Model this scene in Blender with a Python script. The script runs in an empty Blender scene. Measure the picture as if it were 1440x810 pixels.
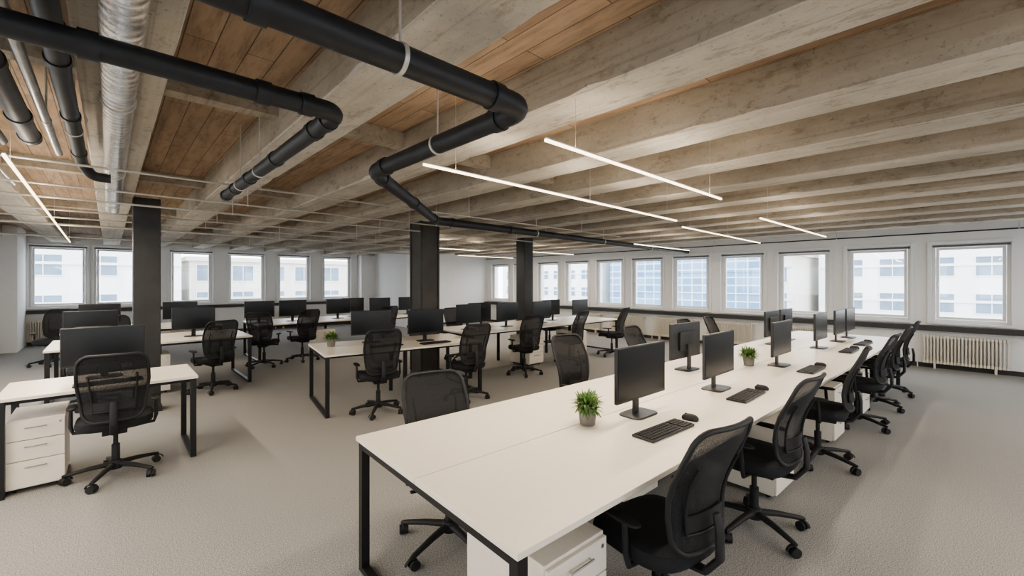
import bpy, math, random
from mathutils import Vector, Matrix
random.seed(4)
R=math.radians
scene=bpy.context.scene
COL=scene.collection
# ------------------------------------------------------------------ materials
def newmat(name):
    m=bpy.data.materials.new(name); m.use_nodes=True
    nt=m.node_tree; b=nt.nodes['Principled BSDF']
    return m,nt,b
def N(nt,t,**k):
    n=nt.nodes.new(t)
    for a,v in k.items(): setattr(n,a,v)
    return n
def pos(nt,scale=(1,1,1),obj=False):
    if obj:
        g=N(nt,'ShaderNodeTexCoord'); out=g.outputs['Object']
    else:
        g=N(nt,'ShaderNodeNewGeometry'); out=g.outputs['Position']
    mp=N(nt,'ShaderNodeMapping'); mp.inputs['Scale'].default_value=scale
    nt.links.new(out,mp.inputs['Vector']); return mp.outputs['Vector']
def noise(nt,vec,scale,detail=4,rough=.55):
    n=N(nt,'ShaderNodeTexNoise'); n.inputs['Scale'].default_value=scale
    n.inputs['Detail'].default_value=detail; n.inputs['Roughness'].default_value=rough
    nt.links.new(vec,n.inputs['Vector']); return n.outputs['Fac']
def ramp(nt,fac,stops):
    r=N(nt,'ShaderNodeValToRGB'); e=r.color_ramp.elements
    while len(e)<len(stops): e.new(.5)
    for i,(p,c) in enumerate(stops):
        e[i].position=p; e[i].color=(*c,1)
    nt.links.new(fac,r.inputs['Fac']); return r.outputs['Color']
def mix(nt,a,b,fac,mode='MIX'):
    n=N(nt,'ShaderNodeMix',data_type='RGBA',blend_type=mode)
    for s,v in ((6,a),(7,b),(0,fac)):
        if isinstance(v,(tuple,)): n.inputs[s].default_value=(*v,1)
        elif isinstance(v,(int,float)): n.inputs[s].default_value=v
        else: nt.links.new(v,n.inputs[s])
    return n.outputs[2]
def bump(nt,b,h,strength=.3,dist=.01):
    n=N(nt,'ShaderNodeBump'); n.inputs['Strength'].default_value=strength
    n.inputs['Distance'].default_value=dist
    nt.links.new(h,n.inputs['Height']); nt.links.new(n.outputs['Normal'],b.inputs['Normal'])
def simple(name,col,rough=.5,metal=0,var=.06,scale=20,obj=True,st=(1,1,1)):
    m,nt,b=newmat(name)
    f=noise(nt,pos(nt,st,obj=obj),scale,3)
    c=ramp(nt,f,[(.3,tuple(max(0,x*(1-var)) for x in col)),(.7,tuple(min(1,x*(1+var)) for x in col))])
    nt.links.new(c,b.inputs['Base Color'])
    b.inputs['Roughness'].default_value=rough; b.inputs['Metallic'].default_value=metal
    return m
M={}
M['plastic']=simple('black_plastic',(.015,.015,.016),.6)
M['fabric']=simple('black_seat_fabric',(.014,.014,.016),.9,scale=200,var=.4)
M['lump']=simple('charcoal_lumbar_plastic',(.010,.010,.011),.6)
M['steel']=simple('black_powder_coat',(.013,.013,.014),.45)
M['top']=simple('cream_laminate',(.80,.73,.625),.38,var=.015)
M['white']=simple('white_lacquered_metal',(.76,.70,.61),.45,var=.02)
M['chrome']=simple('brushed_metal',(.5,.5,.5),.3,1)
M['screen']=simple('black_screen',(.012,.013,.015),.25,var=.02)
M['bezel']=simple('monitor_black',(.018,.018,.02),.4)
M['pot']=simple('gray_ceramic',(.16,.145,.13),.7,scale=30,var=.15)
M['soil']=simple('soil',(.03,.02,.012),1,scale=90,var=.5)
M['leaf']=simple('leaf_green',(.13,.22,.065),.55,scale=40,var=.55)
M['pipe']=simple('dark_cast_pipe',(.020,.022,.026),.5,scale=12,var=.2)
M['pipe2']=simple('gray_pipe_insulation',(.06,.06,.065),.55,var=.15)
M['galv']=simple('galvanised_steel',(.55,.56,.56),.32,.9,var=.15,scale=14)
M['conduit']=simple('light_gray_conduit',(.50,.48,.44),.45,.2)
M['blind']=simple('dark_gray_blind_rail',(.14,.14,.14),.5)
M['wall']=simple('white_wall_paint',(.80,.795,.78),.85,scale=4,var=.015,obj=False)
M['frame']=simple('white_window_frame',(.77,.77,.765),.4,var=.01)
M['sill']=simple('dark_gray_sill',(.045,.043,.042),.5)
M['rad']=simple('cream_radiator_enamel',(.70,.65,.56),.4,var=.02)
M['column']=simple('worn_bronze_column',(.060,.051,.042),.6,scale=3,var=.25,obj=False)
M['column2']=simple('charcoal_column',(.028,.027,.026),.55,scale=6,var=.2,obj=False)
M['bwhite']=simple('white_render',(.78,.78,.77),.9,scale=1,var=.03,obj=False)
M['bgray']=simple('pale_beige_stone',(.66,.63,.57),.9,scale=1,var=.05,obj=False)
M['bglass']=simple('pale_blue_gray_glass',(.17,.23,.30),.35,var=.2,scale=1,obj=False)
M['ground']=simple('street_ground',(.4,.4,.4),.9,scale=1,obj=False)
M['clamp']=simple('pale_zinc_clamp',(.6,.58,.54),.4,.4)
m,nt,b=newmat('black_mesh_weave'); M['mesh']=m
b.inputs['Base Color'].default_value=(.013,.013,.014,1); b.inputs['Roughness'].default_value=.85
tr=N(nt,'ShaderNodeBsdfTransparent'); ms=N(nt,'ShaderNodeMixShader')
f=noise(nt,pos(nt,obj=True),300,1); mr=N(nt,'ShaderNodeMapRange')
mr.inputs['From Min'].default_value=.3; mr.inputs['From Max'].default_value=.7
mr.inputs['To Min'].default_value=.85; mr.inputs['To Max'].default_value=.98
nt.links.new(f,mr.inputs['Value']); nt.links.new(mr.outputs[0],ms.inputs[0])
nt.links.new(tr.outputs[0],ms.inputs[1]); nt.links.new(b.outputs[0],ms.inputs[2])
nt.links.new(ms.outputs[0],nt.nodes['Material Output'].inputs[0])
m,nt,b=newmat('clear_window_glass'); M['glass']=m
tr=N(nt,'ShaderNodeBsdfTransparent'); gl=N(nt,'ShaderNodeBsdfGlossy'); ms=N(nt,'ShaderNodeMixShader')
tr.inputs[0].default_value=(.94,.97,1,1)
gl.inputs['Roughness'].default_value=.02; ms.inputs[0].default_value=.03
nt.links.new(tr.outputs[0],ms.inputs[1]); nt.links.new(gl.outputs[0],ms.inputs[2])
nt.links.new(ms.outputs[0],nt.nodes['Material Output'].inputs[0])
m,nt,b=newmat('warm_led_diffuser'); M['led']=m
b.inputs['Base Color'].default_value=(1,.95,.88,1)
b.inputs['Emission Color'].default_value=(1,.78,.50,1); b.inputs['Emission Strength'].default_value=3.8
# concrete (k = overall tone)
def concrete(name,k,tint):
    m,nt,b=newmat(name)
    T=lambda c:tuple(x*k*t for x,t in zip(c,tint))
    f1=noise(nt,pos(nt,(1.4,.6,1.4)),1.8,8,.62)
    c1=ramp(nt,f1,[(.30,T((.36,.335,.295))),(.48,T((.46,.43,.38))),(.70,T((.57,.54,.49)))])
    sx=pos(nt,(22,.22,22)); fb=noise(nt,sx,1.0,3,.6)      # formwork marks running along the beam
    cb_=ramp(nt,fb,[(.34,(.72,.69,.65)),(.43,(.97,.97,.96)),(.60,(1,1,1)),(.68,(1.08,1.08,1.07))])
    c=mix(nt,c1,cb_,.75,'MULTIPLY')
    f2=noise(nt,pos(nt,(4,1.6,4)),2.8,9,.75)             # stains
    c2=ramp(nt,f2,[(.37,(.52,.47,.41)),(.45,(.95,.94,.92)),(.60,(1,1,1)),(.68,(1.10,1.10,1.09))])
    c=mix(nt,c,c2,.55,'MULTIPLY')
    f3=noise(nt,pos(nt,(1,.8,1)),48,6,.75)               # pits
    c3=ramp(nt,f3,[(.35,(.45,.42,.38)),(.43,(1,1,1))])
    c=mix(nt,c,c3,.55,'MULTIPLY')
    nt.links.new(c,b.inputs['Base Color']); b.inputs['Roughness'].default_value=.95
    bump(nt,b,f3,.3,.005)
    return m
M['conc']=concrete('pale_board_marked_concrete',1.10,(1,1,1))
M['conc_shade']=concrete('brown_shaded_concrete',.88,(1.0,.955,.89))  # darker, browner copy of the concrete: side shade painted into the colour
# wood deck
m,nt,b=newmat('brown_wood_deck'); M['wood']=m
g=N(nt,'ShaderNodeNewGeometry'); sp=N(nt,'ShaderNodeSeparateXYZ'); cb=N(nt,'ShaderNodeCombineXYZ')
nt.links.new(g.outputs['Position'],sp.inputs[0])
nt.links.new(sp.outputs[1],cb.inputs[0]); nt.links.new(sp.outputs[0],cb.inputs[1])
br=N(nt,'ShaderNodeTexBrick'); nt.links.new(cb.outputs[0],br.inputs['Vector'])
br.inputs['Scale'].default_value=1; br.inputs['Brick Width'].default_value=1.1; br.inputs['Row Height'].default_value=.14
br.inputs['Mortar Size'].default_value=.003
br.inputs['Color1'].default_value=(.31,.225,.16,1); br.inputs['Color2'].default_value=(.43,.325,.24,1)
br.inputs['Mortar'].default_value=(.13,.10,.07,1)
f=noise(nt,pos(nt,(9,1.2,1)),2,9,.75)
cc=ramp(nt,f,[(.32,(.5,.47,.44)),(.52,(.97,.95,.92)),(.7,(1.15,1.12,1.08))])
nt.links.new(mix(nt,br.outputs['Color'],cc,.85,'MULTIPLY'),b.inputs['Base Color']); b.inputs['Roughness'].default_value=.85
# carpet
m,nt,b=newmat('gray_loop_carpet'); M['carpet']=m
f=noise(nt,pos(nt),150,5,.9)
c=ramp(nt,f,[(.40,(.125,.12,.113)),(.50,(.295,.285,.27)),(.60,(.54,.525,.50))])
f2=noise(nt,pos(nt),.5,2)
c2=ramp(nt,f2,[(.3,(.94,.94,.94)),(.7,(1,1,1))])
nt.links.new(mix(nt,c,c2,1.0,'MULTIPLY'),b.inputs['Base Color']); b.inputs['Roughness'].default_value=1
b.inputs['Specular IOR Level'].default_value=.1
bump(nt,b,f,.1,.002)
# foil duct
m,nt,b=newmat('silver_foil_duct'); M['foil']=m
f=noise(nt,pos(nt,(1,3,1)),14,7,.75)
wv=N(nt,'ShaderNodeTexWave',bands_direction='Y'); wv.inputs['Scale'].default_value=5; wv.inputs['Distortion'].default_value=.4
nt.links.new(pos(nt),wv.inputs['Vector'])
c=ramp(nt,f,[(.38,(.45,.45,.45)),(.5,(.82,.82,.82)),(.6,(1,1,1))])
nt.links.new(c,b.inputs['Base Color']); b.inputs['Metallic'].default_value=1; b.inputs['Roughness'].default_value=.13
ad=N(nt,'ShaderNodeMath',operation='MULTIPLY_ADD'); nt.links.new(wv.outputs['Fac'],ad.inputs[0]); ad.inputs[1].default_value=.9; nt.links.new(f,ad.inputs[2])
bump(nt,b,ad.outputs[0],.6,.02)
# blue curtain wall
m,nt,b=newmat('blue_curtain_wall'); M['curtain']=m
g=N(nt,'ShaderNodeNewGeometry'); sp=N(nt,'ShaderNodeSeparateXYZ'); cb=N(nt,'ShaderNodeCombineXYZ')
nt.links.new(g.outputs['Position'],sp.inputs[0]); nt.links.new(sp.outputs[1],cb.inputs[0]); nt.links.new(sp.outputs[2],cb.inputs[1])
br=N(nt,'ShaderNodeTexBrick'); br.offset=0; nt.links.new(cb.outputs[0],br.inputs['Vector'])
br.inputs['Scale'].default_value=1; br.inputs['Brick Width'].default_value=1.5; br.inputs['Row Height'].default_value=1.1
br.inputs['Mortar Size'].default_value=.09
br.inputs['Color1'].default_value=(.13,.24,.39,1); br.inputs['Color2'].default_value=(.24,.37,.52,1)
br.inputs['Mortar'].default_value=(.55,.63,.74,1)
nt.links.new(br.outputs['Color'],b.inputs['Base Color']); b.inputs['Roughness'].default_value=.5

# ------------------------------------------------------------------ mesh builder
class MB:
    def __init__(s): s.v=[]; s.f=[]; s.m=[]
    def add(s,vs,fs,mat=0):
        o=len(s.v); s.v+= [tuple(v) for v in vs]
        for f in fs: s.f.append([o+i for i in f]); s.m.append(mat)
    def box(s,c,d,rz=0,mat=0,mtx=None):
        x,y,z=[k/2 for k in d]
        vs=[Vector((a*x,b*y,e*z)) for e in(-1,1) for b in(-1,1) for a in(-1,1)]
        if mtx: vs=[mtx@v for v in vs]
        if rz: vs=[Matrix.Rotation(rz,3,'Z')@v for v in vs]
        vs=[v+Vector(c) for v in vs]
        s.add(vs,[(0,2,3,1),(4,5,7,6),(0,1,5,4),(2,6,7,3),(0,4,6,2),(1,3,7,5)],mat)
        return s
    def bb(s,x0,x1,y0,y1,z0,z1,mat=0):
        return s.box(((x0+x1)/2,(y0+y1)/2,(z0+z1)/2),(x1-x0,y1-y0,z1-z0),mat=mat)
    def tube(s,pts,r,seg=12,closed=False,mat=0,flat=1.0):
        pts=[Vector(p) for p in pts]; n=len(pts)
        rs=r if isinstance(r,(list,tuple)) else [r]*n
        rings=[]; ref=None
        for i,p in enumerate(pts):
            if closed: t=(pts[(i+1)%n]-pts[i-1]).normalized()
            else: t=(pts[min(i+1,n-1)]-pts[max(i-1,0)]).normalized()
            if ref is None:
                ref=Vector((0,0,1)) if abs(t.z)<.9 else Vector((1,0,0))
            a=(ref-t*ref.dot(t)).normalized(); ref=a; b=t.cross(a)
            rings.append([p+rs[i]*(math.cos(2*math.pi*k/seg)*a*flat+math.sin(2*math.pi*k/seg)*b) for k in range(seg)])
        vs=[v for rg in rings for v in rg]; fs=[]
        for i in range(n if closed else n-1):
            j=(i+1)%n
            for k in range(seg):
                l=(k+1)%seg
                fs.append((i*seg+k,i*seg+l,j*seg+l,j*seg+k))
        if not closed:
            fs.append(tuple(reversed(range(seg)))); fs.append(tuple((n-1)*seg+k for k in range(seg)))
        s.add(vs,fs,mat); return s
    def cyl(s,p0,p1,r0,r1=None,seg=16,mat=0):
        return s.tube([p0,p1],[r0,r0 if r1 is None else r1],seg,mat=mat)
    def lathe(s,prof,c=(0,0,0),seg=24,mat=0,ell=None):
        vs=[];n=len(prof)
        for r,z in prof:
            for k in range(seg):
                th=2*math.pi*k/seg; ca,sa=math.cos(th),math.sin(th)
                if ell:
                    e=2/ell[2]; x=math.copysign(abs(ca)**e,ca)*ell[0]*r; y=math.copysign(abs(sa)**e,sa)*ell[1]*r
                else: x,y=r*ca,r*sa
                vs.append((c[0]+x,c[1]+y,c[2]+z))
        fs=[]
        for i in range(n-1):
            for k in range(seg):
                l=(k+1)%seg; fs.append((i*seg+k,i*seg+l,(i+1)*seg+l,(i+1)*seg+k))
        fs.append(tuple(reversed(range(seg)))); fs.append(tuple((n-1)*seg+k for k in range(seg)))
        s.add(vs,fs,mat); return s
    def obj(s,name,mats,parent=None,smooth=True,bevel=0,label=None,loc=None,rot=None,recenter=False):
        v=s.v
        if recenter:
            xs=[p[0] for p in v]; ys=[p[1] for p in v]; zs=[p[2] for p in v]
            c=((min(xs)+max(xs))/2,(min(ys)+max(ys))/2,min(zs))
            v=[(p[0]-c[0],p[1]-c[1],p[2]-c[2]) for p in v]; loc=c
        me=bpy.data.meshes.new(name); me.from_pydata(v,[],s.f); me.update()
        for k in (mats if isinstance(mats,list) else [mats]): me.materials.append(M[k])
        for p,mi in zip(me.polygons,s.m): p.material_index=mi
        if smooth:
            for p in me.polygons: p.use_smooth=True
            me.set_sharp_from_angle(angle=R(38))
        o=bpy.data.objects.new(name,me); COL.objects.link(o)
        if parent: o.parent=parent
        if loc: o.location=loc
        if rot: o.rotation_euler=rot
        if bevel:
            b=o.modifiers.new('bevel','BEVEL'); b.width=bevel; b.segments=2; b.limit_method='ANGLE'
        if label: o['label']=label
        return o
def empty(name,loc=(0,0,0),rz=0):
    e=bpy.data.objects.new(name,None); e.empty_display_size=.1; COL.objects.link(e)
    e.location=loc; e.rotation_euler=(0,0,rz); return e
def tag(o,label,cat,group=None):
    o['label']=label; o['category']=cat
    if group: o['group']=group
    return o
def struct(o,label=None):
    o['kind']='structure'
    if label: o['label']=label
    return o
def copytree(o,parent=None):
    n=o.copy(); COL.objects.link(n)
    if parent: n.parent=parent
    for c in o.children: copytree(c,n)
    return n
class Kind:
    def __init__(s,proto,cat,group): s.p=proto; s.used=False; s.cat=cat; s.g=group
    def put(s,x,y,z=0,rz=0,label='',group=None):
        if s.used: o=copytree(s.p)
        else: o=s.p; s.used=True
        o.location=(x,y,z); o.rotation_euler=(0,0,R(rz)); o.scale=(1,1,1)
        tag(o,label,s.cat,group or s.g); return o

# ------------------------------------------------------------------ room shell
XR,YL=11.28,16.2; XB,YB=-2.6,-3.0; ZB,ZD=2.64,2.90; XP=-1.52
struct(MB().bb(XB-.35,XR+.35,YB-.35,YL+.35,-.2,0).obj('floor','carpet',smooth=False),'gray loop-pile carpet floor')
struct(MB().bb(XB-.35,XR+.35,YB-.35,YL+.35,ZD,ZD+.2).obj('ceiling','wood',smooth=False),'brown wooden board ceiling deck between beams')
def wall_open(name,axis,p0,p1,a0,a1,ops,label):
    mb=MB()
    def bx(u0,u1,z0,z1):
        if u1-u0<1e-4 or z1-z0<1e-4: return
        if axis=='X': mb.bb(p0,p1,u0,u1,z0,z1)
        else: mb.bb(u0,u1,p0,p1,z0,z1)
    if not ops: bx(a0,a1,0,ZD)
    else:
        zb,zt=ops[0][2],ops[0][3]
        bx(a0,a1,0,zb); bx(a0,a1,zt,ZD); cur=a0
        for c,w,_,_ in sorted(ops): bx(cur,c-w/2,zb,zt); cur=c+w/2
        bx(cur,a1,zb,zt)
    return struct(mb.obj(name,'wall',smooth=False),label)
RW=[-.13+1.27*i for i in range(11)]
WW=.98
opsR=[(y,WW,.86,2.31) for y in [-2.67+.02,-1.40]+RW]
wall_open('wall_right','X',XR,XR+.32,YB-.3,13.4,opsR,'white painted wall with a long row of windows')
LW=[-.95,.23,1.84,3.30,4.75,6.25]
WL=1.06; LZ0,LZ1=.95,2.56
opsL=[(x,WL,LZ0,LZ1) for x in LW]
wall_open('wall_left','Y',YL,YL+.32,XP,7.6,opsL,'white painted wall with a row of windows')
wall_open('wall_pillar','Y',14.8,YL+.32,XB,XP,[],'white plastered wall projection beside the windows')
struct(MB().bb(7.6,XR+.32,13.4,YL+.32,0,ZD).obj('wall_core','wall',smooth=False),'white plastered core walls')
opsB=[(y,1.5,.86,2.4) for y in (-1.2,1,3.2,5.4,7.6,9.8,12)]  # unseen windows, added to let fill light in from behind
wall_open('wall_back','X',XB-.3,XB,YB-.3,14.8,opsB,'white painted wall with added fill-light windows')
opsF=[(x,1.5,.86,2.4) for x in (-1,1.2,3.4,5.6,7.8,9.8)]  # more unseen windows added for fill light
wall_open('wall_rear','Y',YB-.3,YB,XB,XR,opsF,'white painted wall with added fill-light windows')
def window_proto(w,h,a=.06):
    mb=MB(); t=.05
    y0,y1=.07,.14
    mb.bb(-w/2,-w/2+t,y0,y1,0,h).bb(w/2-t,w/2,y0,y1,0,h).bb(-w/2+t,w/2-t,y0,y1,0,t).bb(-w/2+t,w/2-t,y0,y1,h-t,h)
    mb.bb(-w/2-a,-w/2,-.03,-.001,-.04,h+a).bb(w/2,w/2+a,-.03,-.001,-.04,h+a).bb(-w/2,w/2,-.03,-.001,h,h+a).bb(-w/2,w/2,-.05,y0-.001,-.04,-.001)
    root=mb.obj('window_1','frame',smooth=False,bevel=.004)
    s=MB(); i=t+.005; u=.045
    ya,yb=.055,.115
    s.bb(-w/2+i,-w/2+i+u,ya,yb,i,h-i).bb(w/2-i-u,w/2-i,ya,yb,i,h-i).bb(-w/2+i+u,w/2-i-u,ya,yb,i,i+u).bb(-w/2+i+u,w/2-i-u,ya,yb,h-i-u,h-i)
    s.obj('sash','frame',root,smooth=False,bevel=.004)
    g=MB(); g.bb(-w/2+i+u,w/2-i-u,.085,.091,i+u,h-i-u); g.obj('glass_pane','glass',root,smooth=False)
    k=MB(); k.box((-w/2+i+u/2,.048,h*.5),(.02,.012,.05)).box((-w/2+i+u/2,.036,h*.5-.03),(.016,.012,.10)); k.obj('window_handle','chrome',root,bevel=.003)
    bl=MB(); bl.cyl((-w/2+.01,.02,h-.03),(w/2-.01,.02,h-.03),.018)
    bl.obj('roller_blind','blind',root,label='dark gray rolled-up blind')
    return root
wn=[0]
def put_windows(proto,items):
    used=False
    for (x,y,z,rz) in items:
        wn[0]+=1
        if used: o=copytree(proto)
        else: o=proto; used=True
        o.name='window_%d'%wn[0]; o.location=(x,y,z); o.rotation_euler=(0,0,rz)
        struct(o,'white framed window with a rolled-up blind')
put_windows(window_proto(WW,1.45),[(XR,c[0],.86,R(-90)) for c in opsR])
put_windows(window_proto(WL,LZ1-LZ0,.045),[(c[0],YL,LZ0,0) for c in opsL])
put_windows(window_proto(1.5,1.54),[(XB,c[0],.86,R(90)) for c in opsB]+[(c[0],YB,.86,R(180)) for c in opsF])  # back and rear sets: unseen, added to admit fill light
tn=[0]
def trim(mb,mat,label,bev=0):
    tn[0]+=1
    return struct(mb.obj('trim_%d'%tn[0],mat,smooth=False,bevel=bev),label)
trim(MB().bb(XR-.14,XR-.001,YB+.01,13.39,.70,.80),'sill','dark gray ledge below the windows',.004)
trim(MB().bb(XP+.01,7.04,YL-.14,YL-.001,.80,.89),'sill','dark gray ledge below the windows',.004)
trim(MB().bb(7.05,7.599,YL-.35,YL-.001,0,ZB-.001),'wall','white plastered pier at the end of the windows',.004)
struct(MB().bb(XR-.02,XR-.001,YB+.01,13.39,0,.08).obj('baseboard_right','sill',smooth=False),'dark baseboard')
struct(MB().bb(XP+.01,7.04,YL-.02,YL-.001,0,.08).obj('baseboard_left','sill',smooth=False),'dark baseboard')
struct(MB().bb(7.6,XR-.021,13.38,13.399,0,.08).obj('baseboard_core','sill',smooth=False),'dark baseboard')
# beams (board-formed, crisp edges with few chips)
for i in range(-2,12):
    x=.05+.98*i; w=.33
    y1=YL-.001 if x<7.0 else (YL-.36 if x<7.4 else 13.399)
    mb=MB()
    n=150; ys=[YB+.001+(y1-YB-.002)*k/n for k in range(n+1)]
    vs=[];fs=[]
    for k,y in enumerate(ys):
        ch=[.006+(random.random()**12)*.026 for _ in range(2)]
        vs+=[(x-w/2-.004,y,ZD-.001),(x-w/2,y,ZB+ch[0]),(x-w/2+ch[0],y,ZB),(x+w/2-ch[1],y,ZB),(x+w/2,y,ZB+ch[1]),(x+w/2+.004,y,ZD-.001)]
    for k in range(n):
        for q in range(6):
            r=(q+1)%6; fs.append((k*6+q,k*6+r,(k+1)*6+r,(k+1)*6+q))
            mb.m.append(1 if q in(0,4) else 0)  # side faces get the concrete with shade painted in
    fs.append((0,1,2,3,4,5)); fs.append(tuple(n*6+q for q in (5,4,3,2,1,0))); mb.m+= [0,0]
    mb.v=vs; mb.f=fs
    trim(mb,['conc','conc_shade'],'weathered board-formed concrete ceiling beam')
for y in (3.35,6.5,9.6,12.7):
    trim(MB().bb(XB+.001,XR-.001,y-.06,y+.06,ZD-.12,ZD-.001),'conc_shade','weathered concrete cross member under the deck')

# ------------------------------------------------------------------ columns
def column(x,y,a,lab,mat='column'):
    mb=MB(); mb.bb(x-a/2,x+a/2,y-a/2,y+a/2,0,ZB+.01)
    mb.bb(x-a/2-.012,x+a/2+.012,y-a/2-.012,y+a/2+.012,0,.08)
    o=mb.obj('column',mat,smooth=False,bevel=.006,recenter=True); tag(o,lab,'column','square structural columns'); return o
column(.34,7.02,.26,'square charcoal column beside the paired desks','column2')
co=column(3.98,6.40,.34,'wide square worn bronze column with dark edge strips')
es=None
for sx in(-1,1):
    for sy in(-1,1):
        if es is None:
            es=MB().box((0,0,(ZB+.09)/2),(.03,.03,ZB-.09)).obj('edge_strip','column2',co,smooth=False); q=es
        else:
            q=es.copy(); COL.objects.link(q); q.parent=co
        q.location=(sx*.168,sy*.168,0)
column(7.15,7.10,.28,'square charcoal column behind the desk row','column2')

# ------------------------------------------------------------------ pipes
def arc_path(pts,rad=.12,n=6):
    pts=[Vector(p) for p in pts]; out=[pts[0]]
    for i in range(1,len(pts)-1):
        a=(pts[i-1]-pts[i]).normalized(); b=(pts[i+1]-pts[i]).normalized()
        p0=pts[i]+a*rad; p1=pts[i]+b*rad
        for k in range(n+1):
            t=k/n; out.append(p0*(1-t)**2+pts[i]*2*t*(1-t)+p1*t*t)
    out.append(pts[-1]); return out
def pipe(name,pts,r,mat,lab,collars=(),hang=(),rad=.12,cat='pipe',seg=24):
    o=MB().tube(arc_path(pts,rad) if len(pts)>2 else pts,r,seg).obj(name,mat)
    tag(o,lab,cat)
    for p,d in collars:
        p=Vector(p); d=Vector(d).normalized()
        MB().cyl(p-d*.026,p+d*.026,r*1.15,seg=24).obj('pipe_collar',mat,o)
    for p,d in hang:
        p=Vector(p); d=Vector(d).normalized()
        mb=MB(); mb.cyl(p-d*.008,p+d*.008,r*1.06+.002,seg=24); mb.cyl(p+Vector((0,0,r)),(p.x,p.y,ZD-.002),.005,seg=8)
        mb.obj('pipe_clamp','clamp',o,label='pale metal pipe clamp with hanger rod')
    return o
zp=2.40
X,Y=(1,0,0),(0,1,0)
pipe('drain_pipe',[(-2.5,1.35,zp),(1.36,1.35,zp),(1.36,2.86,zp),(3.05,4.62,zp),(11.1,4.95,zp)],.051,'pipe','thick black cast pipe bending under the beams',
  collars=[((.30,1.35,zp),X),((1.18,1.35,zp),X),((1.36,1.53,zp),Y),((1.36,2.68,zp),Y),((1.50,3.005,zp),(1.69,1.76,0)),((2.2,3.734,zp),(1.69,1.76,0)),((2.91,4.474,zp),(1.69,1.76,0)),((3.3,4.63,zp),X),((4.4,4.675,zp),X)],
  hang=[((.74,1.35,zp),X),((1.36,2.05,zp),Y),((-.7,1.35,zp),X),((5.0,4.70,zp),X),((7.0,4.782,zp),X),((9,4.864,zp),X)],rad=.10)
pipe('drain_pipe',[(-2.5,1.98,zp),(.77,1.98,zp),(.77,4.62,zp)],.042,'pipe','black cast pipe with elbow fittings under the beams',
  collars=[((-.05,1.98,zp),X),((.63,1.98,zp),X),((.46,1.98,zp),X),((.77,2.12,zp),Y),((.77,2.3,zp),Y),((.77,3.0,zp),Y),((.77,3.7,zp),Y),((.77,4.2,zp),Y),((.77,4.56,zp),Y)],
  hang=[((.77,3.4,zp),Y),((.77,4.0,zp),Y)],rad=.08)
zd=2.565
pipe('air_duct',[(.035,YB+.1,zd),(.035,7.6,zd)],.066,'foil','silver foil ventilation duct beneath a beam',
  hang=[((.035,1.0,zd),Y),((.035,3.0,zd),Y),((.035,5,zd),Y),((.035,7,zd),Y)],cat='air duct',seg=32)
pipe('water_pipe',[(-.15,YB+.1,2.515),(-.15,4.58,2.515),(-.09,4.66,2.44),(.01,4.66,2.44)],.036,'pipe','black ribbed pipe with elbow beneath the silver duct',
  collars=[((-.15,y,2.515),Y) for y in (1.5,2.2,2.5,3.3,4.2)],hang=[((-.15,.5,2.515),Y),((-.15,3.6,2.515),Y)],rad=.04)
pipe('water_pipe',[(-.255,YB+.1,2.52),(-.255,4.35,2.52)],.020,'galv','thin galvanised metal pipe',hang=[((-.255,1.5,2.52),Y),((-.255,3.5,2.52),Y)])
pipe('insulated_pipe',[(-.355,YB+.1,2.52),(-.355,4.0,2.52)],.046,'pipe2','dark gray insulated pipe',collars=[((-.355,y,2.52),Y) for y in(1.8,2.7,3.5,3.95)],hang=[((-.355,1.2,2.52),Y)])
pipe('water_pipe',[(-.50,YB+.1,2.52),(-.50,4.2,2.52)],.030,'pipe','narrow black pipe at the edge of the pipe run',hang=[((-.50,1.2,2.52),Y),((-.5,3.0,2.52),Y)])
pipe('water_pipe',[(-.64,YB+.1,2.52),(-.64,6.0,2.52)],.016,'galv','thin galvanised pipe at the edge of the pipe run',hang=[((-.64,3.2,2.52),Y),((-.64,5.0,2.52),Y)])
def conduit(pts,r,lab,mat='conduit'):
    n=max(2,int((Vector(pts[1])-Vector(pts[0])).length/2.0)); d=Vector(pts[1])-Vector(pts[0])
    pipe('conduit',pts,r,mat,lab,hang=[(Vector(pts[0])+d*((k+.5)/n),d) for k in range(n)],cat='conduit',seg=10)
CL='thin pale metal conduit under the beams'
conduit([(XB+.01,4.40,2.467),(7.0,4.40,2.467)],.009,CL)
conduit([(XB+.01,5.45,2.467),(7.3,5.45,2.467)],.009,CL)
conduit([(XB+.01,6.25,2.465),(7.3,6.25,2.465)],.012,CL)
conduit([(XB+.01,7.3,2.465),(7.3,7.3,2.465)],.011,CL)
conduit([(XB+.01,8.3,2.48),(7.3,8.3,2.48)],.011,CL)
conduit([(XB+.01,9.3,2.48),(7.5,9.3,2.48)],.018,CL)
conduit([(XB+.01,11.8,2.48),(7.5,11.8,2.48)],.018,CL)
pipe('conduit',[(XR-.06,YB+.01,2.53),(XR-.06,13.38,2.53)],.012,'pipe','dark conduit along the top of the window wall',
  hang=[((XR-.06,y,2.53),Y) for y in (-.7,1.8,4.3,6.8,9.4,12)],cat='conduit',seg=10)

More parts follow.
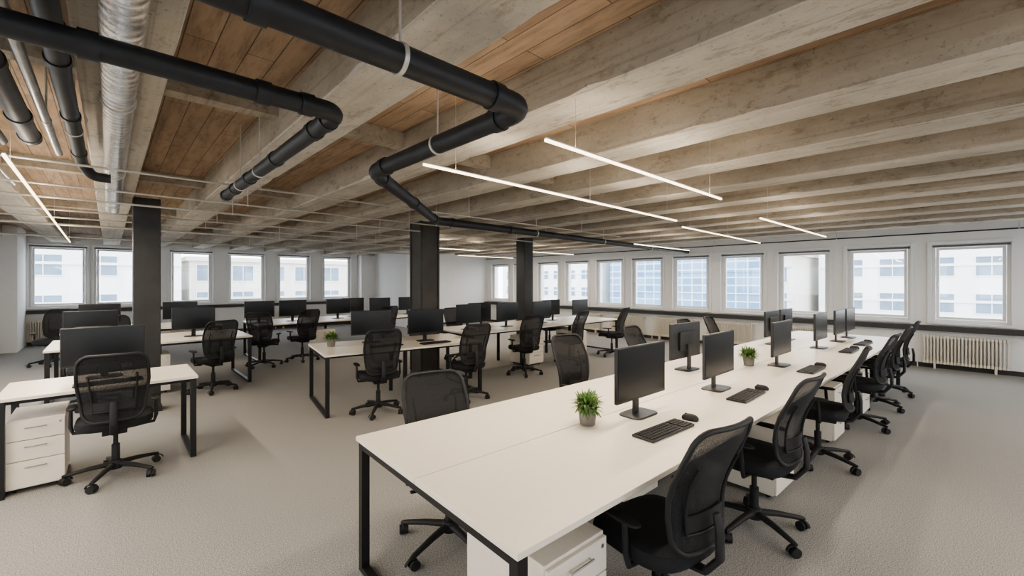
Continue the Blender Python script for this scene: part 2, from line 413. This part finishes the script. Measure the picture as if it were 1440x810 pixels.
# ------------------------------------------------------------------ lights
PW=11.0
def strip(x0,y0,x1,y1,z=2.35,pw=1.0,lab='slim linear LED pendant light, warm white'):  # default label also goes to the added fill strips out of view
    L=math.hypot(x1-x0,y1-y0); a=math.atan2(y1-y0,x1-x0)
    root=empty('pendant_light',((x0+x1)/2,(y0+y1)/2,z),a); tag(root,lab,'ceiling light','linear pendant lights')
    MB().box((0,0,.0105),(L,.014,.007)).obj('light_housing','frame',root,smooth=False)
    MB().box((0,0,.0),(L-.004,.013,.013)).obj('light_diffuser','led',root,smooth=False)
    for s in(-1,0,1) if L>3 else (-1,1):
        MB().cyl((s*(L/2-.25),0,.013),(s*(L/2-.25),0,ZD-z-.001),.0013,seg=6).obj('suspension_cable','clamp',root)
    for up in(0,1):
        ld=bpy.data.lights.new('lamp','AREA'); ld.shape='RECTANGLE'; ld.size=L; ld.size_y=.013
        ld.energy=PW*L*pw*(.16 if up else 1); ld.color=(1,.87,.70)
        lo=bpy.data.objects.new('lamp_source',ld); COL.objects.link(lo); lo.parent=root
        lo.location=(0,0,.015 if up else -.008); lo.rotation_euler=(math.pi if up else 0,0,0)
strip(1.42,2.30,4.95,2.34)
strip(1.63,1.47,3.93,1.45)
strip(5.56,2.55,8.95,2.60,pw=.75)
strip(5.44,1.58,8.5,1.50,pw=.75)
strip(-.42,3.6,-.50,10.8,z=2.315,pw=1.5)
strip(7.4,4.35,9.9,4.37)
strip(8.0,8.2,10.4,8.2,z=2.45); strip(5.2,8.6,7.0,8.6,z=2.42,pw=2)
strip(8.0,10.9,10.4,10.9,z=2.45)
strip(1.5,-.9,5,-.9,pw=.7); strip(6,-.9,9.5,-.9,pw=.4); strip(-1.8,.2,-1.8,4.2,z=2.3,pw=1.4)  # strips out of view, added as fill light for the room

# ------------------------------------------------------------------ office chair
def make_chair():
    root=empty('office_chair')
    st=MB()
    st.lathe([(.03,.065),(.046,.07),(.05,.10),(.04,.135),(.03,.14)],seg=20)
    for k in range(5):
        a=R(90+72*k+12); c,s=math.cos(a),math.sin(a)
        st.tube([(c*.03,s*.03,.108),(c*.15,s*.15,.100),(c*.29,s*.29,.078),(c*.315,s*.315,.074)],[.026,.022,.017,.012],10,flat=.8)
    base=st.obj('star_base','plastic',root)
    cm=None
    for k in range(5):
        a=R(90+72*k+12); c,s=math.cos(a)*.30,math.sin(a)*.30
        if cm is None:
            w=MB()
            for sy in(-1,1):
                w.tube([(-.0,sy*.008,0),(0,sy*.026,0)],.029,18)
            w.tube([(-.012+.036*math.cos(R(q)),0,.036*math.sin(R(q))-.002) for q in range(-10,171,20)],.010,8,flat=.5)
            w.cyl((0,0,.02),(0,0,.052),.008,seg=8)
            o=w.obj('caster','plastic',base); cm=o
        else:
            o=cm.copy(); COL.objects.link(o); o.parent=base
        o.location=(c,s,.030); o.rotation_euler=(0,0,a+R(40*k))
    g=MB(); g.cyl((0,0,.12),(0,0,.27),.027,.027,18).cyl((0,0,.27),(0,0,.39),.016,.016,14); g.obj('gas_lift','plastic',root)
    t=MB(); t.box((0,-.02,.405),(.15,.24,.045)).tube([(0,-.10,.40),(0,-.24,.42),(0,-.300,.50),(0,-.300,.60),(0,-.285,.68)],[.03,.028,.026,.024,.020],10,flat=.6)
    t.cyl((.07,.02,.40),(.21,.03,.40),.006,seg=8).box((.22,.03,.40),(.05,.025,.012))
    t.obj('back_support','plastic',root,bevel=.006)
    sm=MB(); ell=(.24,.24,3.6)
    prof=[(.80,.420),(.95,.428),(1.0,.450),(1.0,.475),(.975,.495),(.90,.506),(.6,.502),(.25,.497)]
    sm.lathe(prof,(0,.02,0),40,ell=ell)
    vv=[]
    for (x,y,z) in sm.v:
        yy=(y-.02)/.24
        z-= .03*max(0,yy-.45)**2*3 ; z+=.012*max(0,-yy-.4); z+=.010*(abs(x)/.25)**2
        vv.append((x,y,z))
    sm.v=vv; sm.obj('seat','fabric',root)
    def P(a,b,off=0):
        tt=(b+1)/2
        z=.520+.535*tt
        hw=.168+.046*min(1,tt/.62)**.8-.018*max(0,tt-.62)/.38
        yc=-.252+.036*math.sin(math.pi*min(tt/.8,1))-.115*tt**1.7
        y=yc+.038*a*a+off
        return Vector((a*hw,y,z))
    RC=.34
    out=[]
    HH=1.25
    ra,rb=RC,RC/HH
    for cx,cy,a0 in((1-ra,1-rb,0),(-1+ra,1-rb,90),(-1+ra,-1+rb,180),(1-ra,-1+rb,270)):
        for k in range(7):
            th=R(a0+15*k); out.append((cx+ra*math.cos(th),cy+rb*math.sin(th)))
        nx={0:(-1+ra,1),90:(-1,-1+rb),180:(1-ra,-1),270:(1,1-rb)}[a0]
        lx,ly=out[-1]
        for k in range(1,5): out.append((lx+(nx[0]-lx)*k/5,ly+(nx[1]-ly)*k/5))
    K=len(out)
    fr=MB(); fr.tube([P(a,b,0) for a,b in out],.0115,10,closed=True)
    fr.obj('backrest_frame','plastic',root)
    pm=MB(); vs=[P(0,0)]; fs=[]; RR=8
    for r in range(1,RR+1):
        for a,b in out: vs.append(P(a*r/RR,b*r/RR))
    for k in range(K):
        l=(k+1)%K; fs.append((0,1+k,1+l))
        for r in range(RR-1):
            fs.append((1+r*K+k,1+(r+1)*K+k,1+(r+1)*K+l,1+r*K+l))
    pm.add(vs,fs); pm.obj('mesh_backrest','mesh',root)
    lm=MB()
    up=[]
    for q in range(0,11): up.append(P(-.66,.40-1.10*q/10,-.014))
    for q in range(1,8): up.append(P(-.66+1.32*q/8,-.70,-.018))
    for q in range(0,11): up.append(P(.66,-.70+1.10*q/10,-.014))
    lm.tube(up,.0070,8)
    nx,nz=8,4; vs=[];fs=[]
    for off in(-.012,-.019):
        for j in range(nz+1):
            for i in range(nx+1):
                a=(-1+2*i/nx)*.64; b=-.66+.24*j/nz
                vs.append(P(a,b,off))
    n1=(nx+1)*(nz+1)
    for j in range(nz):
        for i in range(nx):
            q=j*(nx+1)+i; fs.append((q,q+1,q+nx+2,q+nx+1)); fs.append((n1+q,n1+q+nx+1,n1+q+nx+2,n1+q+1))
    edge=[i for i in range(nx+1)]+[j*(nx+1)+nx for j in range(1,nz+1)]+[nz*(nx+1)+i for i in range(nx-1,-1,-1)]+[j*(nx+1) for j in range(nz-1,0,-1)]
    for q in range(len(edge)):
        a=edge[q]; b=edge[(q+1)%len(edge)]; fs.append((a,n1+a,n1+b,b))
    lm.add(vs,fs); lm.obj('lumbar_support','lump',root)
    for s in(-1,1):
        ar=MB(); ar.tube([(s*.16,-.04,.415),(s*.244,-.04,.420),(s*.258,-.04,.47),(s*.258,-.03,.61)],[.013,.013,.014,.012],10)
        ar.lathe([(.85,0),(1,.005),(1,.015),(.85,.020)],(s*.254,.0,.606),24,ell=(.030,.105,3))
        ar.obj('armrest','plastic',root)
    return root
chair=Kind(make_chair(),'chair','black mesh office chairs')
LC='black mesh-back swivel office chair tucked under the long desk'
for x,y,r in [(1.84,.96,-10),(3.08,.93,-6),(4.64,.88,4),(6.15,.80,-5),(7.20,.77,0),(8.2,.74,3)]:
    chair.put(x,y,0,r,LC,'office chairs at the long desk')
c_=chair.put(1.55,2.20,0,165,LC,'office chairs at the long desk'); c_.scale=(1.05,1.05,.93)
for x,y,r in [(3.42,2.52,170),(4.75,2.5,182),(6.2,2.5,180),(7.0,2.45,184)]:
    chair.put(x,y,0,r,LC,'office chairs at the long desk')
chair.put(.04,4.84,0,-3,'black mesh office chair pulled up to a small desk')
chair.put(1.12,7.62,0,12,'black mesh office chair at the end of paired desks')
chair.put(-.15,7.75,0,0,'black mesh office chair beside paired desks')
chair.put(-.80,12.1,0,165,'black mesh office chair near the windows'); chair.put(.1,10.0,0,-10,'black mesh office chair near the windows')
chair.put(2.42,4.96,0,-14,'black mesh office chair turned slightly at a desk with a plant')
chair.put(3.60,4.72,0,-8,'black mesh office chair at a desk with monitors')
chair.put(2.88,9.3,0,10,'black mesh office chair angled by the far desk row'); chair.put(2.15,9.15,0,-30,'black mesh office chair by the far desk row')
chair.put(4.7,9.35,0,0,'black mesh office chair by the far desk row')
chair.put(5.28,5.25,0,-15,'black mesh office chair at the middle desk row')
chair.put(6.62,5.32,0,5,'black mesh office chair at the middle desk row')
chair.put(8.0,5.25,0,10,'black mesh office chair at the end of the middle desk row')
chair.put(5.3,7.15,0,180,'black mesh office chair across the middle desk row'); chair.put(8.1,7.15,0,175,'black mesh office chair across the middle desk row')

# ------------------------------------------------------------------ desks
ZT=.75
def desk(x,y,L,W,rz,mods,double,lab,rail=True):
    root=empty('office_desk',(x,y,0),R(rz)); tag(root,lab,'desk','white-topped office desks')
    rows=[(0,W/2-.003),(W/2+.003,W)] if double else [(0,W)]
    ml=L/mods
    for m_ in range(mods):
        for a,b in rows:
            MB().bb(m_*ml+(.001 if m_ else 0),(m_+1)*ml-(.001 if m_<mods-1 else 0),a,b,ZT-.025,ZT).obj('desktop','top',root,smooth=False,bevel=.002)
    t=.045
    for k in range(mods+1):
        cx=k*ml; cx=cx+t/2+.012 if k==0 else (cx-t/2-.012 if k==mods else cx)
        ins=.012 if k in(0,mods) else .25
        if k not in (0,mods) and not double: continue
        f=MB(); y0,y1=ins,W-ins; zt=ZT-.026
        f.bb(cx-t/2,cx+t/2,y0,y0+t,0,zt).bb(cx-t/2,cx+t/2,y1-t,y1,0,zt)
        f.bb(cx-t/2,cx+t/2,y0+t,y1-t,zt-.04,zt)
        if k in(0,mods) : f.bb(cx-t/2,cx+t/2,y0+t,y1-t,0,.03)
        f.obj('leg_frame','steel',root,smooth=False,bevel=.002)
    r=MB()
    for yy in ([.16,W/2,W-.16] if double else [.12,W-.12]):
        r.bb(t+.013,L-t-.013,yy-.018,yy+.018,ZT-.067,ZT-.027)
    r.obj('support_rail','steel',root,smooth=False)
    return root
MAIN=(.945,.97); MR=-2.6
desk(MAIN[0],MAIN[1],7.9,1.37,MR,5,True,'long white-topped double bench desk with black steel frame')
desk(-.62,4.86,1.22,.76,0,1,False,'small white-topped desk with black steel frame')
desk(-.6,7.85,2.28,1.36,0,2,True,'paired white-topped desks with black frame beside a column')
desk(-.6,10.3,2.28,1.36,0,2,True,'paired white-topped desks near the windows')
desk(1.84,5.14,2.16,1.14,-9,2,True,'white-topped double desk with a plant and black loop legs')
desk(2.15,9.6,4.2,1.36,0,3,True,'row of white-topped desks near the windows')
desk(4.35,5.60,4.3,1.24,-1.5,3,True,'row of white-topped desks in front of a column')
# ------------------------------------------------------------------ pedestals
def make_ped():
    root=empty('drawer_cabinet')
    w,d,h=.40,.54,.56
    b=MB(); b.bb(-w/2,w/2,-d/2+.02,d/2,.035,h); b.obj('cabinet_body','white',root,smooth=False,bevel=.003)
    c=MB()
    for sx in(-1,1):
        for sy in(-1,1):
            c.cyl((sx*(w/2-.05)-.01,sy*(d/2-.07),.017),(sx*(w/2-.05)+.01,sy*(d/2-.07),.017),.017,seg=14)
            c.box((sx*(w/2-.05),sy*(d/2-.07),.03),(.03,.02,.01))
    c.obj('caster_set','plastic',root)
    z=.045
    for hh in(.20,.15,.14):
        dr=MB(); dr.bb(-w/2+.003,w/2-.003,-d/2,-d/2+.019,z,z+hh); do=dr.obj('drawer','white',root,smooth=False,bevel=.003)
        hb=MB(); zz=z+hh-.045
        hb.cyl((-.075,-d/2-.022,zz),(.075,-d/2-.022,zz),.005,seg=8)
        for s in(-1,1): hb.cyl((s*.065,-d/2-.022,zz),(s*.065,-d/2,zz),.004,seg=8)
        hb.obj('drawer_handle','chrome',do)
        z+=hh+.006
    k=MB(); k.cyl((w/2-.035,-d/2-.003,h-.045),(w/2-.035,-d/2,h-.045),.009,seg=14); k.obj('lock','chrome',root)
    return root
ped=Kind(make_ped(),'cabinet','white drawer cabinets under desks')
def onmain(s,t):
    a=R(MR); return (MAIN[0]+s*math.cos(a)-t*math.sin(a), MAIN[1]+s*math.sin(a)+t*math.cos(a))
PL='white three-drawer cabinet under the long desk'
for i_,s in enumerate((.40,2.80,4.45,5.74)):
    x,y=onmain(s,.34); c_=ped.put(x,y,0,MR,PL)
    if i_==0: c_.scale=(.9,.95,1)
for s in(1.9,5.0):
    x,y=onmain(s,1.0); ped.put(x,y,0,MR+180,PL)
c_=ped.put(-.41,5.19,0,0,'white three-drawer cabinet under a small desk'); c_.scale=(.78,1,1)
ped.put(6.0,5.90,0,0,'white three-drawer cabinet under the middle desk row'); ped.put(7.35,5.86,0,0,'white three-drawer cabinet under the middle desk row')
ped.put(.45,8.2,0,0,'white three-drawer cabinet under paired desks')
ped.put(3.5,9.95,0,0,'white three-drawer cabinet under the far desk row')
# ------------------------------------------------------------------ monitors
def make_mon():
    root=empty('computer_monitor')
    W,H=.56,.345; zb=.115
    b=MB(); b.bb(-W/2,W/2,-.012,.012,zb,zb+H); b.bb(-.14,.14,.012,.032,zb+.08,zb+.26)
    b.obj('display_housing','bezel',root,smooth=False,bevel=.005)
    s=MB(); s.bb(-W/2+.009,W/2-.009,-.0135,-.0121,zb+.016,zb+H-.009); s.obj('screen','screen',root,smooth=False)
    n=MB(); n.box((0,.042,.13),(.055,.018,.25)); n.obj('stand_neck','bezel',root,smooth=False,bevel=.004)
    f=MB(); f.lathe([(1,0),(1,.006),(.96,.010)],(0,.02,0),32,ell=(.125,.085,5)); f.obj('stand_base','bezel',root)
    return root
mon=Kind(make_mon(),'monitor','computer monitors')
ML='black flat-screen monitor on the long desk'
for x,y,r in [(2.52,1.43,MR),(3.58,1.34,MR+1),(5.05,1.27,MR),(6.75,1.25,MR),(7.7,1.2,MR),(8.35,1.17,MR)]:
    mon.put(x,y,ZT+.0005,r,ML,'monitors on the long desk')
for x,y,r in [(4.16,1.88,176),(6.7,1.8,178),(7.4,1.8,178)]:
    mon.put(x,y,ZT+.0005,r,'black flat-screen monitor, back turned, on the long desk','monitors on the long desk')
mon.put(-.03,5.36,ZT+.0005,0,'black flat-screen monitor on a small desk')
for x,y,r,l in [(-.18,8.42,0,'paired desks'),(.98,8.4,0,'paired desks'),(-.12,10.9,0,'desks near the windows'),(1.05,10.9,0,'desks near the windows'),
  (2.72,5.78,-14,'the desk with a plant'),(3.38,5.40,-8,'the desk with a plant'),
  (2.3,10.15,0,'the far desk row'),(2.95,10.15,0,'the far desk row'),(3.95,10.15,0,'the far desk row'),(4.45,10.5,180,'the far desk row'),(5.0,10.15,0,'the far desk row'),(5.8,10.15,0,'the far desk row'),
  (4.75,6.15,0,'the middle desk row'),(5.25,6.45,180,'the middle desk row'),(5.62,6.05,0,'the middle desk row'),(6.62,6.05,0,'the middle desk row'),(7.25,6.35,180,'the middle desk row'),(7.85,6.0,0,'the middle desk row')]:
    mon.put(x,y,ZT+.0005,r,'black flat-screen monitor on '+l)
# ------------------------------------------------------------------ keyboards, mice
def make_kb():
    root=empty('keyboard')
    MB().box((0,0,.008),(.44,.135,.014)).obj('keyboard_body','bezel',root,smooth=False,bevel=.004)
    k=MB()
    for r in range(5):
        for c in range(20):
            if c in(14,): continue
            k.box((-.2+c*.021,-.048+r*.024,.0175),(.0175,.019,.005))
    o=k.obj('key_set','plastic',root,smooth=False); o['kind']='stuff'
    return root
kb=Kind(make_kb(),'keyboard','black keyboards')
def make_mouse():
    root=empty('computer_mouse')
    m_=MB(); m_.lathe([(.9,0),(1,.008),(.95,.02),(.75,.031),(.4,.037),(.05,.038)],seg=24,ell=(.031,.052,2.4)); m_.obj('mouse_shell','plastic',root)
    w=MB(); w.cyl((-.004,.026,.034),(.004,.026,.034),.007,seg=12); w.obj('scroll_wheel','bezel',root)
    return root
mouse=Kind(make_mouse(),'computer mouse','computer mice')
for x,y in [(2.34,1.18),(3.50,1.11),(5.0,1.0),(6.7,.95),(7.6,.92)]:
    kb.put(x,y,ZT+.0005,MR+random.uniform(-3,3),'black keyboard in front of a monitor')
    mouse.put(x+.31,y-.015,ZT+.0005,random.uniform(-15,10),'black computer mouse beside a keyboard')
for x,y in [(.0,5.03),(-.15,8.08),(3.35,5.1),(2.7,5.3)]:
    kb.put(x,y,ZT+.0005,random.uniform(-4,2),'black keyboard in front of a monitor')
# ------------------------------------------------------------------ plants
def make_plant(seed,lab,x,y,S=1.0):
    rnd=random.Random(seed)
    root=empty('potted_plant',(x,y,ZT+.0005)); tag(root,lab,'potted plant','small potted plants')
    root.scale=(S,S,S)
    p=MB(); p.lathe([(.036,0),(.040,.003),(.049,.080),(.051,.088),(.046,.088),(.043,.075)],seg=28); p.obj('plant_pot','pot',root)
    s=MB(); s.lathe([(.0415,.062),(.0425,.074),(.02,.077)],seg=20); s.obj('soil','soil',root)
    f=MB()
    for i in range(330):
        a=rnd.uniform(0,2*math.pi); el=rnd.uniform(-.1,1.35); L=rnd.uniform(.04,.078)
        h=rnd.uniform(.0,.040); rr=rnd.uniform(0,.042)
        a2=a+rnd.uniform(-.8,.8)
        base=Vector((rr*math.cos(a2),rr*math.sin(a2),.080+h))
        d=Vector((math.cos(a)*math.cos(el),math.sin(a)*math.cos(el),math.sin(el)))
        side=Vector((-math.sin(a),math.cos(a),0)); nrm=d.cross(side)
        w=rnd.uniform(.0045,.0075)
        pts=[]
        for t,ww in((0,.25),(.3,.9),(.6,1),(.85,.6),(1,.05)):
            c=base+d*L*t+Vector((0,0,-.018*t*t*(1.4-el)))
            pts+= [c-side*w*ww,c+nrm*w*.3*ww,c+side*w*ww]
        fs=[]
        for k in range(4):
            fs+=[(k*3,k*3+1,k*3+4,k*3+3),(k*3+1,k*3+2,k*3+5,k*3+4)]
        f.add(pts,fs)
    f.obj('foliage','leaf',root)
make_plant(1,'small bushy green plant in a gray pot on the long desk',2.115,1.56,1.15)
make_plant(2,'small bushy green plant in a gray pot on the long desk',4.80,1.50,1.15)
make_plant(3,'small bushy green plant in a gray pot on a double desk',2.16,5.80,1.2)
# ------------------------------------------------------------------ radiators
def make_rad():
    root=empty('radiator'); n=24; w=1.08; mb=MB()
    for k in range(n):
        x=-w/2+w*(k+.5)/n
        for yy in(-.03,.03):
            mb.tube([(x,yy,.13),(x,yy,.58)],[.014,.014],8)
        mb.box((x,0,.59),(.038,.10,.05)); mb.box((x,0,.12),(.038,.10,.05))
    mb.obj('radiator_columns','rad',root,bevel=.004)
    p=MB(); p.cyl((-w/2-.0,0,.11),(-w/2-.07,0,.11),.012).cyl((-w/2-.07,0,.11),(-w/2-.07,0,0),.010); p.obj('supply_pipe','rad',root)
    v=MB(); v.cyl((w/2,0,.60),(w/2+.05,0,.60),.014).cyl((w/2+.05,0,.60),(w/2+.09,0,.60),.022); v.obj('radiator_valve','white',root)
    for s in(-1,1): MB().box((s*w*.35,0,.05),(.03,.10,.10)).obj('radiator_foot','rad',root)
    return root
rad=Kind(make_rad(),'radiator','column radiators below the windows')
for y in(-.06,2.5,3.95,5.4,6.85,8.3): rad.put(XR-.09,y,0,-90,'cream column radiator on the wall beneath the windows')
for x in(-.92,1.84,4.75): rad.put(x,YL-.09,0,0,'cream column radiator on the wall beneath the windows')

# ------------------------------------------------------------------ exterior
struct(MB().bb(-150,160,-150,160,-14.5,-14).obj('ground','ground',smooth=False),'street level ground outside')
def building(x0,x1,y0,y1,h,mat,lab,face,wins):
    mb=MB().bb(x0,x1,y0,y1,-14,h)
    if face=='X':
        for z in range(-12,int(h),3): mb.bb(x0-.12,x0,y0,y1,z-.1,z+.1)
    else:
        for z in range(-12,int(h),3): mb.bb(x0,x1,y0-.12,y0,z-.1,z+.1)
    mb.bb(x0-.3,x1+.3,y0-.3,y1+.3,h,h+.4)
    o=mb.obj('office_building',mat,smooth=False,recenter=True); tag(o,lab,'building')
    if wins:
        pr=None; w,step,zs=wins
        a0,a1=(y0,y1) if face=='X' else (x0,x1)
        n=int((a1-a0)/step)
        for z in zs:
            for k in range(n):
                a=a0+step*(k+.5)
                if pr is None:
                    q=MB(); q.bb(-w/2,w/2,-.04,.0,0,1.5,0)
                    q.bb(-w/2-.06,-w/2,-.08,0,-.06,1.56,1).bb(w/2,w/2+.06,-.08,0,-.06,1.56,1).bb(-w/2,w/2,-.08,0,1.5,1.56,1).bb(-w/2,w/2,-.08,0,-.06,0,1).bb(-.03,.03,-.07,-.03,0,1.5,1)
                    p=q.obj('building_window',['bglass','frame'],smooth=False); pr=p
                else: p=pr.copy(); COL.objects.link(p)
                p.parent=o
                wl=(x0,a,z) if face=='X' else (a,y0,z)
                p.location=(wl[0]-o.location.x,wl[1]-o.location.y,wl[2]-o.location.z)
                if face=='X': p.rotation_euler=(0,0,R(-90))
building(50,64,-9,9.4,9,'bwhite','white rendered building with paired windows','X',(1.7,2.9,(-3.9,-.9,2.1,5.1)))
building(62,80,16.8,41,14,'curtain','office block with pale blue glass curtain wall','X',None)
building(44,58,10.2,12.6,4,'bgray','pale beige stone building','X',(1.2,2.0,(-3.9,-.9,1.6)))
building(60,76,43,66,7,'bwhite','white rendered building seen between windows','X',(1.8,3.2,(-3.9,-.9,2.1)))
building(-14,4.5,46,58,5.0,'bwhite','white rendered building with wide windows','Y',(1.9,3.0,(-3.9,-.9,2.1)))
building(5.5,26,50,62,3.6,'bgray','pale beige stone building with wide windows','Y',(1.8,2.9,(-3.9,-.9,1.7)))
# ------------------------------------------------------------------ world
w=bpy.data.worlds.new('World'); scene.world=w; w.use_nodes=True; nt=w.node_tree
bg=nt.nodes['Background']
tc=N(nt,'ShaderNodeTexCoord'); sp=N(nt,'ShaderNodeSeparateXYZ'); nt.links.new(tc.outputs['Generated'],sp.inputs[0])
c=ramp(nt,sp.outputs[2],[(.0,(1,.99,.97)),(.5,(.95,.97,1))]); nt.links.new(c,bg.inputs[0]); bg.inputs[1].default_value=5.4
# ------------------------------------------------------------------ camera
cd=bpy.data.cameras.new('Camera'); cam=bpy.data.objects.new('Camera',cd); COL.objects.link(cam)
cam.location=(0,0,1.62); cam.rotation_euler=(R(90),0,R(-43.5))
cd.sensor_width=36; cd.lens=597/1440*36; cd.shift_y=-9/1440; cd.clip_start=.02; cd.clip_end=500
scene.camera=cam
try: scene.view_settings.look='AgX - Medium High Contrast'
except Exception as e: print(e)
scene.view_settings.exposure=.28
